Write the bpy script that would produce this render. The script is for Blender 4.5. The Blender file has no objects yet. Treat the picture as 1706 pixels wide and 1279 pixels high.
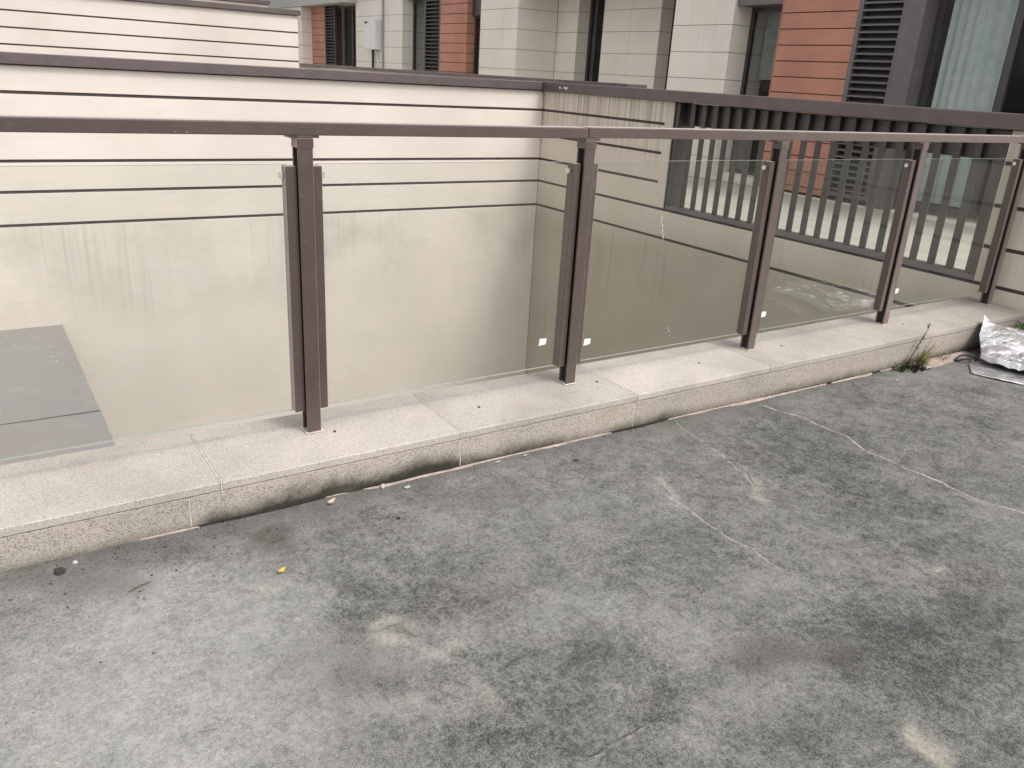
import bpy, bmesh, math, random
import numpy as np
from mathutils import Vector, Matrix

random.seed(7)
rng = np.random.default_rng(11)
scene = bpy.context.scene
COL = scene.collection

# ------------------------------------------------------------------ camera
CAM = (-0.9555, -2.7245, 1.2901)
YAW, PITCH, ROLL = 0.60044, -0.36317, 0.06007
cy, sy, cp, sp = math.cos(YAW), math.sin(YAW), math.cos(PITCH), math.sin(PITCH)
fwd = Vector((sy * cp, cy * cp, sp)); rgt = Vector((cy, -sy, 0)); upv = rgt.cross(fwd)
r2 = math.cos(ROLL) * rgt + math.sin(ROLL) * upv
u2 = -math.sin(ROLL) * rgt + math.cos(ROLL) * upv
cam_data = bpy.data.cameras.new('camera')
cam_data.sensor_width = 36.0
cam_data.lens = 1353.49 / 1706 * 36
cam_data.clip_start = 0.05
cam_data.clip_end = 2000
cam = bpy.data.objects.new('camera', cam_data)
M = Matrix.Identity(4)
for i in range(3):
    M[i][0], M[i][1], M[i][2], M[i][3] = r2[i], u2[i], -fwd[i], CAM[i]
cam.matrix_world = M
COL.objects.link(cam)
scene.camera = cam

# ------------------------------------------------------------------ sky + sun (hazy overcast)
SUN = Vector((0.21, -0.62, 1.0)).normalized()
world = bpy.data.worlds.new('World'); scene.world = world; world.use_nodes = True
wn = world.node_tree; wn.nodes.clear()
sky = wn.nodes.new('ShaderNodeTexSky'); sky.sky_type = 'NISHITA'; sky.sun_disc = False
sky.sun_elevation = math.asin(SUN.z); sky.sun_rotation = math.atan2(SUN.x, SUN.y)
sky.dust_density = 4.0; sky.air_density = 1.0; sky.ozone_density = 1.0
hs = wn.nodes.new('ShaderNodeHueSaturation'); hs.inputs['Saturation'].default_value = 0.12
bg = wn.nodes.new('ShaderNodeBackground'); bg.inputs['Strength'].default_value = 0.15
wo = wn.nodes.new('ShaderNodeOutputWorld')
wn.links.new(sky.outputs[0], hs.inputs['Color']); wn.links.new(hs.outputs[0], bg.inputs[0]); wn.links.new(bg.outputs[0], wo.inputs[0])
sun_data = bpy.data.lights.new('sun', 'SUN'); sun_data.energy = 0.62; sun_data.angle = math.radians(10)
sun_data.color = (1.0, 0.95, 0.88)
sun = bpy.data.objects.new('sun', sun_data); COL.objects.link(sun)
sun.rotation_euler = (-SUN).to_track_quat('-Z', 'Y').to_euler(); sun.location = (0, -4, 12)
vs = scene.view_settings
vs.view_transform = 'Standard'; vs.look = 'None'; vs.exposure = 0.76; vs.gamma = 1.0; vs.use_curve_mapping = False
scene.display_settings.display_device = 'sRGB'

# ------------------------------------------------------------------ node helper
class NT:
    def __init__(s, name):
        s.m = bpy.data.materials.new(name); s.m.use_nodes = True
        s.t = s.m.node_tree; s.t.nodes.clear()
        s.out = s.t.nodes.new('ShaderNodeOutputMaterial')
        s.geo = s.t.nodes.new('ShaderNodeNewGeometry')
        s.pos = s.geo.outputs['Position']
    def n(s, k): return s.t.nodes.new(k)
    def put(s, sock, v):
        if v is None: return
        if isinstance(v, bpy.types.NodeSocket): s.t.links.new(v, sock)
        elif isinstance(v, (tuple, list)) and len(v) == 3 and sock.type == 'RGBA': sock.default_value = (*v, 1)
        else: sock.default_value = v
    def scale(s, v, sc):
        x = s.n('ShaderNodeVectorMath'); x.operation = 'MULTIPLY'; s.put(x.inputs[0], v); x.inputs[1].default_value = sc
        return x.outputs[0]
    def noise(s, sc=5, det=3, rough=.55, vec=None, dist=0.0):
        x = s.n('ShaderNodeTexNoise'); s.put(x.inputs['Vector'], s.pos if vec is None else vec)
        x.inputs['Scale'].default_value = sc; x.inputs['Detail'].default_value = det
        x.inputs['Roughness'].default_value = rough; x.inputs['Distortion'].default_value = dist
        return x.outputs['Fac']
    def voro(s, sc=50, vec=None, out='Color'):
        x = s.n('ShaderNodeTexVoronoi'); s.put(x.inputs['Vector'], s.pos if vec is None else vec); x.inputs['Scale'].default_value = sc
        return x.outputs[out]
    def math(s, op, a, b=0.0, c=None, clamp=False):
        x = s.n('ShaderNodeMath'); x.operation = op; x.use_clamp = clamp
        s.put(x.inputs[0], a); s.put(x.inputs[1], b)
        if c is not None: s.put(x.inputs[2], c)
        return x.outputs[0]
    def ss(s, v, a, b, to0=0.0, to1=1.0):
        x = s.n('ShaderNodeMapRange'); x.interpolation_type = 'SMOOTHSTEP'
        s.put(x.inputs['Value'], v); x.inputs['From Min'].default_value = a; x.inputs['From Max'].default_value = b
        x.inputs['To Min'].default_value = to0; x.inputs['To Max'].default_value = to1
        return x.outputs['Result']
    def mix(s, f, a, b, mode='MIX'):
        x = s.n('ShaderNodeMix'); x.data_type = 'RGBA'; x.blend_type = mode
        s.put(x.inputs[0], f); s.put(x.inputs[6], a); s.put(x.inputs[7], b)
        return x.outputs[2]
    def gray(s, v):
        x = s.n('ShaderNodeCombineColor')
        for i in range(3): s.put(x.inputs[i], v)
        return x.outputs[0]
    def xyz(s, v=None):
        x = s.n('ShaderNodeSeparateXYZ'); s.put(x.inputs[0], s.pos if v is None else v); return x.outputs
    def attr(s, name, out='Fac'):
        x = s.n('ShaderNodeAttribute'); x.attribute_name = name; return x.outputs[out]
    def bump(s, h, strength=.3, dist=.01):
        x = s.n('ShaderNodeBump'); x.inputs['Strength'].default_value = strength; x.inputs['Distance'].default_value = dist
        s.put(x.inputs['Height'], h); return x.outputs[0]
    def bsdf(s, col, rough=.6, metal=0.0, spec=.5, normal=None):
        x = s.n('ShaderNodeBsdfPrincipled'); s.put(x.inputs['Base Color'], col); s.put(x.inputs['Roughness'], rough)
        s.put(x.inputs['Metallic'], metal); s.put(x.inputs['Specular IOR Level'], spec)
        if normal is not None: s.put(x.inputs['Normal'], normal)
        return x.outputs[0]
    def done(s, sh):
        s.t.links.new(sh, s.out.inputs['Surface']); return s.m

def simple(name, col, rough=.5, metal=0.0, spec=.5, var=.08, sc=12, bump=0.0):
    t = NT(name)
    f = t.noise(sc, 4)
    k = t.ss(f, .25, .75, 1 - var, 1 + var)
    c = t.mix(1.0, col, t.gray(k), 'MULTIPLY')
    nrm = t.bump(t.noise(sc * 12, 3), bump, .004) if bump else None
    return t.done(t.bsdf(c, rough, metal, spec, nrm))

def cream_mat(name, base, streak_amt, streak_top=False, grain=.03, low=False):
    t = NT(name)
    o = t.xyz()
    g = t.noise(1, 3, .6, t.scale(t.pos, (2.2, 2.2, 110)))            # horizontal board grain
    big = t.noise(.9, 4, .55)
    pat = t.noise(2.7, 3, .6)
    k = t.ss(g, .3, .7, 1 - grain, 1 + grain)
    k = t.math('MULTIPLY', k, t.ss(big, .3, .7, .94, 1.05))
    c = t.mix(1.0, base, t.gray(k), 'MULTIPLY')
    c = t.mix(t.ss(pat, .45, .75, 0, .35), c, tuple(b * q for b, q in zip(base, (.93, .95, .86))))
    # vertical run marks of mildew, in patches
    s1 = t.noise(1, 2, .6, t.scale(t.pos, (26, 26, .35)))
    s2 = t.noise(1, 2, .6, t.scale(t.pos, (80, 80, .6)))
    run = t.math('ADD', t.ss(s1, .42, .72), t.math('MULTIPLY', t.ss(s2, .45, .7), .6))
    patch = t.ss(t.noise(.85, 3, .6, t.scale(t.pos, (1, 1, 1.3))), .47, .66)
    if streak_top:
        c = t.mix(t.math('MULTIPLY', t.ss(t.math('ADD', o[2], t.math('MULTIPLY', t.noise(1.2, 4), .5)), .45, -.15), .62), c, (.33, .30, .225))  # also blends in dull olive, stronger towards the bottom
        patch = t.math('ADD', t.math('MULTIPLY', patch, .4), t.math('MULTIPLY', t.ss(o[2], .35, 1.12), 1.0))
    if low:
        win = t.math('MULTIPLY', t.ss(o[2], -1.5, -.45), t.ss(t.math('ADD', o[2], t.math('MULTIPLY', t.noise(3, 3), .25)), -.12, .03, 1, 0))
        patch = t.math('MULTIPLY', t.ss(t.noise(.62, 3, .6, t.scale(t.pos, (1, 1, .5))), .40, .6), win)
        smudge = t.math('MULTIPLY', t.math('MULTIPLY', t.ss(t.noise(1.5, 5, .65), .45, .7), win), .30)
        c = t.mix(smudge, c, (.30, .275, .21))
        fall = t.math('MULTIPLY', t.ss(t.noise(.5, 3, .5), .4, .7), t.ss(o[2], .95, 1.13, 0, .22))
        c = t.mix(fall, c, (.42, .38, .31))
    f = t.math('MULTIPLY', t.math('MULTIPLY', run, patch), streak_amt, clamp=True)
    c = t.mix(f, c, (.16, .145, .10))
    b = t.bump(t.math('ADD', g, t.math('MULTIPLY', t.noise(160, 2), .3)), .25, .003)
    return t.done(t.bsdf(c, .75, 0, .3, b))

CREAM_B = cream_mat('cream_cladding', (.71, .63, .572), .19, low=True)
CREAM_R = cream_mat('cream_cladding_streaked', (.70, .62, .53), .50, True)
CREAM_H = cream_mat('house_cladding', (.80, .745, .675), .10)
HGROOVE = simple('house_groove', (.20, .17, .145), .85)
GROOVE = simple('groove_dark', (.085, .068, .06), .8)

def brown_mat(name, col, rough, rough2, metal=0.0, sheen=0.0):
    t = NT(name)
    k = t.ss(t.noise(6, 4), .3, .7, .9, 1.1)
    c = t.mix(1.0, col, t.gray(k), 'MULTIPLY')
    dust = t.ss(t.noise(38, 5, .65), .55, .8, 0, .18)
    c = t.mix(dust, c, (.30, .27, .25))
    r = t.ss(t.noise(14, 4), .3, .7, rough, rough2)
        # small nicks and dust runs
    nick = t.math('MULTIPLY', t.ss(t.noise(46, 2, .5), .70, .74), t.ss(t.noise(4, 2), .5, .65, 0, .5))
    c = t.mix(nick, c, (.42, .38, .35))
    sh = t.bsdf(c, r, metal, .9, t.bump(t.noise(420, 2), .05, .001))
    if sheen:
        b = sh.node; b.inputs['Sheen Weight'].default_value = sheen; b.inputs['Sheen Roughness'].default_value = .45; b.inputs['Sheen Tint'].default_value = (.95, .80, .74, 1)  # tinted sheen layer, stronger at slanting view angles
    return t.done(sh)
BROWN = brown_mat('brown_powder_coat', (.068, .043, .036), .3, .42, .25, 1.0)
BROWN_CAP = brown_mat('brown_cap_metal', (.125, .094, .092), .32, .5, .35)
DARK = brown_mat('dark_frame_metal', (.035, .03, .03), .4, .55)
GREYMET = brown_mat('grey_frame_metal', (.115, .10, .102), .4, .55)
BARM = brown_mat('slat_bar_metal', (.042, .035, .031), .45, .6)
BLACK = simple('dark_void', (.012, .012, .013), .7)

def red_mat():
    t = NT('terracotta_board')
    g = t.noise(1, 3, .6, t.scale(t.pos, (3, 3, 60)))
    k = t.math('MULTIPLY', t.ss(g, .3, .7, .93, 1.07), t.ss(t.noise(1.6, 3), .3, .7, .9, 1.1))
    c = t.mix(1.0, (.47, .222, .158), t.gray(k), 'MULTIPLY')
    c = t.mix(t.ss(t.noise(4, 3), .5, .75, 0, .3), c, (.44, .26, .20))
    return t.done(t.bsdf(c, .65, 0, .35, t.bump(g, .2, .003)))
RED = red_mat()

def granite_mat(name, base, dark, sc, amt, rough_face):
    t = NT(name)
    v = t.voro(sc); sep = t.n('ShaderNodeSeparateColor'); t.put(sep.inputs[0], v)
    v2 = t.voro(sc * 2.3); sep2 = t.n('ShaderNodeSeparateColor'); t.put(sep2.inputs[0], v2)
    sp1 = t.ss(sep.outputs[0], .62, .9); sp2 = t.ss(sep2.outputs[1], .7, .9)
    c = t.mix(t.math('MULTIPLY', sp1, amt), base, dark)
    c = t.mix(t.math('MULTIPLY', sp2, amt * .8), c, tuple(d * .7 for d in dark))
    c = t.mix(t.math('MULTIPLY', t.ss(sep.outputs[1], .7, .95), .35), c, tuple(min(.85, b * 1.35) for b in base))
    big = t.ss(t.noise(2.2, 5, .6), .32, .7, .84, 1.1)
    c = t.mix(1.0, c, t.gray(big), 'MULTIPLY')
    oi = t.n('ShaderNodeObjectInfo')
    c = t.mix(1.0, c, t.gray(t.ss(oi.outputs['Random'], 0, 1, .92, 1.06)), 'MULTIPLY')
    o = t.xyz()
    if rough_face:
        # black mould creeping up unevenly from the joint with the floor
        rp = t.n('ShaderNodeValToRGB'); cr = rp.color_ramp; cr.interpolation = 'EASE'
        prof = ((-1.0, .10), (-.50, .14), (-.40, .75), (-.05, 1.0), (.35, .9), (.55, .62), (.9, .42), (1.2, .22), (1.5, .55), (1.75, .30), (2.1, .22), (2.7, .42), (3.3, .30), (4.2, .5))
        while len(cr.elements) < len(prof): cr.elements.new(.5)
        for e, (px_, h_) in zip(cr.elements, prof): e.position = (px_ + 1) / 6; e.color = (h_, h_, h_, 1)
        t.put(rp.inputs[0], t.math('DIVIDE', t.math('ADD', o[0], 1.0), 6.0))
        edge = t.math('ADD', t.math('MULTIPLY', rp.outputs[0], t.ss(t.noise(5, 4, .65), .25, .75, .045, .098)), t.math('MULTIPLY_ADD', t.math('SUBTRACT', t.noise(22, 4, .7), .5), .035, .012))
        hgt = t.math('ADD', o[2], t.math('ADD', .158, t.math('MULTIPLY', o[0], .006)))
        f = t.math('SUBTRACT', edge, hgt)
        c = t.mix(t.ss(f, -.034, .012, 0, .45), c, (.10, .09, .06))
        c = t.mix(t.ss(f, -.006, .045, 0, .95), c, (.020, .019, .014))
        c = t.mix(t.ss(t.noise(2.2, 4, .6), .48, .72, 0, .4), c, (.25, .22, .16))
        b = t.bump(t.math('ADD', sep.outputs[2], t.noise(120, 3)), .55, .004)
    else:
        dirt = t.ss(t.noise(4.5, 5, .65), .56, .75, 0, .35)
        c = t.mix(dirt, c, (.25, .22, .17))
        rust = t.ss(t.noise(3.1, 4, .6, t.scale(t.pos, (1, 1.6, 1))), .6, .78, 0, .3)
        c = t.mix(rust, c, (.45, .33, .24))
        b = t.bump(sep.outputs[2], .15, .002)
    return t.done(t.bsdf(c, .7, 0, .35, b))
GRAN_TOP = granite_mat('granite_flamed', (.475, .425, .38), (.22, .20, .185), 330, .6, False)
GRAN_FACE = granite_mat('granite_bush_hammered', (.50, .44, .382), (.19, .17, .145), 260, .7, True)
MORTAR = simple('joint_mortar', (.50, .45, .40), .9, var=.2, sc=30)
PINKM = simple('pink_mortar', (.35, .275, .24), .9, var=.25, sc=22, bump=.4)
SOIL = simple('black_soil', (.018, .016, .012), 1.0, var=.4, sc=40, bump=.8)

def glass_mat(name, tint, haze, dirt_col=(.55, .58, .52)):
    t = NT(name)
    dot = t.n('ShaderNodeVectorMath'); dot.operation = 'DOT_PRODUCT'
    t.put(dot.inputs[0], t.geo.outputs['Incoming']); t.put(dot.inputs[1], t.geo.outputs['Normal'])
    cs = t.math('ABSOLUTE', dot.outputs['Value'])
    f = t.math('POWER', t.math('SUBTRACT', 1.0, cs), 5.0)
    F = t.math('MULTIPLY_ADD', f, .75, .011)
    tr = t.n('ShaderNodeBsdfTransparent'); t.put(tr.inputs[0], tint)
    gl = t.n('ShaderNodeBsdfGlossy'); gl.inputs['Roughness'].default_value = .015; gl.inputs[0].default_value = (1, 1, 1, 1)
    m1 = t.n('ShaderNodeMixShader'); t.put(m1.inputs[0], F); t.put(m1.inputs[1], tr.outputs[0]); t.put(m1.inputs[2], gl.outputs[0])
    df = t.n('ShaderNodeBsdfDiffuse'); t.put(df.inputs[0], dirt_col)
    spots = t.ss(t.noise(60, 3, .6), .66, .76, 0, haze * 2)
    hz = t.math('ADD', t.ss(t.noise(3, 4, .6), .3, .75, haze * .25, haze), spots)
    m2 = t.n('ShaderNodeMixShader'); t.put(m2.inputs[0], hz); t.put(m2.inputs[1], m1.outputs[0]); t.put(m2.inputs[2], df.outputs[0])
    return t.done(m2.outputs[0])
GLASS = glass_mat('railing_glass', (.945, .958, .942), .022)
PANE = glass_mat('window_glass', (.89, .90, .90), .008)
GLASS_EDGE = simple('glass_edge', (.34, .36, .31), .25, var=.1)
CURTAIN = simple('curtain_cloth', (.64, .71, .69), .9, var=.1)
CURTAIN_D = simple('curtain_cloth_dim', (.30, .33, .30), .9, var=.15)
STICKER = simple('white_sticker', (.8, .8, .78), .6, var=.04)
CLIP = simple('steel_clip', (.75, .75, .72), .25, metal=.8)
METERW = simple('meter_box_enamel', (.72, .71, .70), .45, var=.05)
PATIO = simple('pale_paving', (.43, .405, .35), .8, var=.1, sc=5)
PIPE = simple('dark_pipe', (.03, .03, .03), .5)

# ------------------------------------------------------------------ mesh helper
class MB:
    def __init__(s): s.v = []; s.f = []
    def box(s, x0, x1, y0, y1, z0, z1):
        b = len(s.v)
        s.v += [(x0, y0, z0), (x1, y0, z0), (x1, y1, z0), (x0, y1, z0), (x0, y0, z1), (x1, y0, z1), (x1, y1, z1), (x0, y1, z1)]
        s.f += [tuple(b + i for i in q) for q in ((0, 3, 2, 1), (4, 5, 6, 7), (0, 1, 5, 4), (1, 2, 6, 5), (2, 3, 7, 6), (3, 0, 4, 7))]
        return s
    def poly(s, pts, faces):
        b = len(s.v); s.v += [tuple(p) for p in pts]; s.f += [tuple(b + i for i in q) for q in faces]; return s
    def tube(s, pts, r0, r1=None, n=6):
        r1 = r0 if r1 is None else r1
        pts = [Vector(p) for p in pts]; b = len(s.v); m = len(pts)
        for i, p in enumerate(pts):
            d = (pts[min(i + 1, m - 1)] - pts[max(i - 1, 0)]).normalized()
            a = d.cross(Vector((0, 0, 1)))
            if a.length < .1: a = d.cross(Vector((1, 0, 0)))
            a.normalize(); c = d.cross(a); r = r0 + (r1 - r0) * i / (m - 1)
            for k in range(n):
                th = 2 * math.pi * k / n; q = p + r * (math.cos(th) * a + math.sin(th) * c); s.v.append(tuple(q))
        for i in range(m - 1):
            for k in range(n):
                s.f.append((b + i * n + k, b + i * n + (k + 1) % n, b + (i + 1) * n + (k + 1) % n, b + (i + 1) * n + k))
        s.f.append(tuple(b + k for k in reversed(range(n)))); s.f.append(tuple(b + (m - 1) * n + k for k in range(n)))
        return s
    def mesh(s, name, mat, org=(0, 0, 0), bevel=0.0, smooth=False):
        me = bpy.data.meshes.new(name)
        me.from_pydata([(x - org[0], y - org[1], z - org[2]) for x, y, z in s.v], [], s.f)
        if bevel:
            bm = bmesh.new(); bm.from_mesh(me)
            bmesh.ops.bevel(bm, geom=bm.edges[:], offset=bevel, segments=1, affect='EDGES', clamp_overlap=True)
            bm.to_mesh(me); bm.free()
        me.materials.append(mat)
        if smooth:
            for p in me.polygons: p.use_smooth = True
        me.update(); return me
    def build(s, name, mat, parent=None, org=None, bevel=0.0, smooth=False):
        """parts are given in world coordinates and stored relative to their own origin"""
        base = parent_loc(parent)
        if org is None: org = base
        o = bpy.data.objects.new(name, s.mesh(name, mat, org, bevel, smooth))
        COL.objects.link(o)
        o.location = tuple(a - b for a, b in zip(org, base))
        if parent: o.parent = parent
        return o
WL = {}
def parent_loc(p):
    l = Vector((0, 0, 0))
    while p: l += p.location; p = p.parent
    return tuple(l)
def tag(o, label=None, cat=None, group=None, kind=None):
    if label: o['label'] = label
    if cat: o['category'] = cat
    if group: o['group'] = group
    if kind: o['kind'] = kind
    return o
def thing(name, loc, label, cat, group=None):
    o = bpy.data.objects.new(name, None); COL.objects.link(o); o.location = loc; o.empty_display_size = .2
    return tag(o, label, cat, group)
def box(name, mat, parent, x0, x1, y0, y1, z0, z1, bevel=0.0):
    return MB().box(x0, x1, y0, y1, z0, z1).build(name, mat, parent, bevel=bevel)

# ------------------------------------------------------------------ 2-D value noise for stain maps
def vnoise(x, y, sc, seed, octv=4):
    out = 0; amp = 1; tot = 0
    for o in range(octv):
        r = np.random.default_rng(seed + o * 17).random((64, 64))
        u = x * sc * 2 ** o; v = y * sc * 2 ** o
        iu = np.floor(u).astype(int); iv = np.floor(v).astype(int); fu = u - iu; fv = v - iv
        fu = fu * fu * (3 - 2 * fu); fv = fv * fv * (3 - 2 * fv)
        g = lambda a, b: r[a % 64, b % 64]
        val = (g(iu, iv) * (1 - fu) + g(iu + 1, iv) * fu) * (1 - fv) + (g(iu, iv + 1) * (1 - fu) + g(iu + 1, iv + 1) * fu) * fv
        out = out + amp * val; tot += amp; amp *= .5
    return out / tot

# ------------------------------------------------------------------ ground, terrace floor, patio
XW = 4.90            # inner face of the side wall
YB = 5.531           # face of the back wall
YF = -0.272          # front face of the kerb
def floor_z(x): return -0.142 - 0.007 * (np.clip(x, -1.5, 4.9) + 1.0)

gm = simple('courtyard_concrete', (.30, .28, .25), .9, var=.15, sc=2)
tag(MB().box(-600, 600, -600, 600, -3.9, -3.6).build('courtyard_ground', gm), kind='structure')
tag(MB().box(-8, 8.6, -9, .14, -3.6, -.20).build('terrace_slab', gm), kind='structure')
tag(MB().box(5.16, 12, .0, 26, -.3, .04).build('patio_ground', PATIO), kind='structure')

def build_floor():
    xs = np.concatenate([np.linspace(-8, -1.7, 8), np.arange(-1.6, 4.9, .016), [4.9]])
    ys = np.concatenate([np.linspace(-9, -3.1, 8), np.arange(-3.0, -.255, .016), [-.255]])
    X, Y = np.meshgrid(xs, ys); nx, ny = len(xs), len(ys)
    x, y = X.ravel(), Y.ravel()
    z = floor_z(x) + (vnoise(x + 20, y + 20, .9, 3) - .5) * .010 + (vnoise(x + 20, y + 20, 7, 5, 2) - .5) * .0016
    co = np.stack([x, y, z], -1)
    idx = np.arange(nx * ny).reshape(ny, nx)
    f = np.stack([idx[:-1, :-1], idx[:-1, 1:], idx[1:, 1:], idx[1:, :-1]], -1).reshape(-1, 4)
    me = bpy.data.meshes.new('terrace_floor')
    me.from_pydata(co.tolist(), [], f.tolist())
    for p in me.polygons: p.use_smooth = True
    wx = x + (vnoise(x + 9, y + 9, 3.2, 31, 4) - .5) * .20
    wy = y + (vnoise(x + 9, y + 9, 3.2, 57, 4) - .5) * .20
    light = np.zeros_like(x); brown = np.zeros_like(x); warm = np.zeros_like(x)
    for (cx, cy_, ax, ay, bx, by, kind, st, soft) in STAINS:
        det = ax * by - ay * bx
        dx, dy = wx - cx, wy - cy_
        a = (dx * by - dy * bx) / det; b = (ax * dy - ay * dx) / det
        r = np.sqrt(a * a + b * b)
        m = np.clip((1 + soft - r) / (2 * soft), 0, 1); m = m * m * (3 - 2 * m) * st
        if kind == 'L': light += m
        elif kind == 'B': brown = np.maximum(brown, m)
        elif kind == 'W': warm = np.maximum(warm, m); light += m * .5
    # thin limescale strokes with their own outline
    sx_ = x + (vnoise(x + 3, y + 3, 7, 131, 3) - .5) * .07; sy_ = y + (vnoise(x + 3, y + 3, 7, 137, 3) - .5) * .07
    for pts, wd, st in STROKES:
        best = np.full(x.shape, 9.0)
        for (x0, y0), (x1, y1) in zip(pts[:-1], pts[1:]):
            ex, ey = x1 - x0, y1 - y0
            tc = np.clip(((sx_ - x0) * ex + (sy_ - y0) * ey) / (ex * ex + ey * ey), 0, 1)
            best = np.minimum(best, np.hypot(sx_ - x0 - tc * ex, sy_ - y0 - tc * ey))
        warm = np.maximum(warm, st * np.clip(1.25 - best / wd, 0, 1) ** .8)
    # dark brown band along the kerb, of uneven width
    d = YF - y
    kerb_band = np.clip(1 - d / (.05 + .3 * vnoise(x + 5, y * 0 + 3, 1.4, 71, 3) ** 2), 0, 1)
    brown = np.maximum(brown, kerb_band * .55)
    def pl_dist(lines):
        best = np.full(x.shape, 9.0); mask = np.zeros(x.shape)
        qx = x + (vnoise(x + 3, y + 3, 9, 91, 3) - .5) * .05; qy = y + (vnoise(x + 3, y + 3, 9, 97, 3) - .5) * .05
        for L, w in lines:
            for (x0, y0), (x1, y1) in zip(L[:-1], L[1:]):
                ex, ey = x1 - x0, y1 - y0; l2 = ex * ex + ey * ey
                t = ((qx - x0) * ex + (qy - y0) * ey) / l2; tc = np.clip(t, 0, 1)
                px, py = qx - x0 - tc * ex, qy - y0 - tc * ey
                dd = np.hypot(px, py); sg = np.sign(ex * (qy - y0) - ey * (qx - x0))
                sel = dd < np.abs(best)
                best = np.where(sel, dd * sg, best); mask = np.where(sel, w * ((t > -.15) & (t < 1.15)), mask)
        return best, mask
    for nm, lines in (('pale', CRACK_PALE), ('dark', CRACK_DARK)):
        d_, m_ = pl_dist(lines)
        a = me.attributes.new('crack_' + nm, 'FLOAT', 'POINT'); a.data.foreach_set('value', d_.astype(np.float32))
        a = me.attributes.new('crackm_' + nm, 'FLOAT', 'POINT'); a.data.foreach_set('value', m_.astype(np.float32))
    for nm, arr in (('st_light', light), ('st_brown', brown), ('st_warm', warm)):
        a = me.attributes.new(nm, 'FLOAT', 'POINT'); a.data.foreach_set('value', arr.astype(np.float32))
    t = NT('weathered_concrete')
    n1 = t.noise(1.7, 6, .62); n2 = t.noise(9, 6, .7); n2b = t.noise(27, 5, .7); n3 = t.noise(85, 4, .75); n4 = t.noise(300, 2, .6)
    k = t.ss(n1, .33, .68, -.026, .024)
    k = t.math('ADD', k, t.ss(n2, .3, .7, -.030, .034))
    k = t.math('ADD', k, t.ss(n2b, .3, .7, -.030, .032))
    k = t.math('ADD', k, t.ss(n3, .3, .7, -.046, .056))
    k = t.math('ADD', k, t.ss(n4, .3, .7, -.055, .062))
    k = t.math('ADD', k, t.math('MULTIPLY', t.attr('st_light'), .17))
    k = t.math('ADD', k, .147)
    k = t.math('MAXIMUM', k, .035)
    c = t.mix(1.0, (1.0, .978, .925), t.gray(k), 'MULTIPLY')
    br = t.math('MULTIPLY', t.attr('st_brown'), t.math('MULTIPLY', t.ss(n3, .3, .62, .35, 1.15), t.ss(n2b, .35, .62, .25, 1.2)), clamp=True)
    c = t.mix(br, c, (.055, .046, .034))
    wm = t.math('MULTIPLY', t.attr('st_warm'), t.ss(n2, .3, .6, .4, 1.0), clamp=True)
    c = t.mix(t.math('MULTIPLY', wm, .7), c, t.mix(t.ss(n3, .3, .7), (.28, .25, .205), (.44, .40, .335)))
    grn = t.ss(t.noise(2.6, 4, .6, t.scale(t.pos, (1, 1.4, 1))), .52, .7, 0, .28)
    c = t.mix(grn, c, t.mix(1.0, c, (.86, .90, .78), 'MULTIPLY'))
    mau = t.ss(t.noise(2.1, 4, .6, t.scale(t.pos, (1.3, 1, 5))), .55, .72, 0, .35)
    c = t.mix(mau, c, t.mix(1.0, c, (1.06, .96, .93), 'MULTIPLY'))
    # pits and grains
    v = t.voro(190, out='Distance')
    pit = t.math('MULTIPLY', t.ss(v, .10, .22, 1, 0), t.ss(t.noise(6, 4, .7), .48, .66))
    c = t.mix(t.math('MULTIPLY', pit, .5), c, (.05, .047, .04))
    v2 = t.voro(115, out='Distance')
    gr = t.math('MULTIPLY', t.ss(v2, .07, .14, 1, 0), t.ss(t.noise(11, 3, .7), .56, .7))
    c = t.mix(t.math('MULTIPLY', gr, .6), c, (.5, .49, .46))
    for nm, col, w, st in (('pale', (.46, .43, .37), .006, .75), ('dark', (.05, .046, .04), .0035, .9)):
        dd = t.math('ABSOLUTE', t.math('ADD', t.attr('crack_' + nm), t.math('MULTIPLY', t.math('SUBTRACT', t.noise(60, 3), .5), .010)))
        f = t.math('MULTIPLY', t.ss(dd, w * .3, w, 1, 0), t.attr('crackm_' + nm))
        f = t.math('MULTIPLY', f, t.ss(t.noise(24, 3), .38, .55, .15, st))
        c = t.mix(f, c, col)
        if nm == 'pale': hp = f
        else: hd = f
    h = t.math('ADD', t.math('MULTIPLY', n3, .5), t.math('MULTIPLY', n4, .35))
    h = t.math('SUBTRACT', h, t.math('MULTIPLY', t.math('ADD', pit, hd), .6))
    rough = t.ss(n2, .3, .7, .62, .85)
    me.materials.append(t.done(t.bsdf(c, rough, 0, .35, t.bump(h, .55, .004))))
    o = bpy.data.objects.new('terrace_floor', me); COL.objects.link(o)
    return tag(o, kind='structure')

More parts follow.
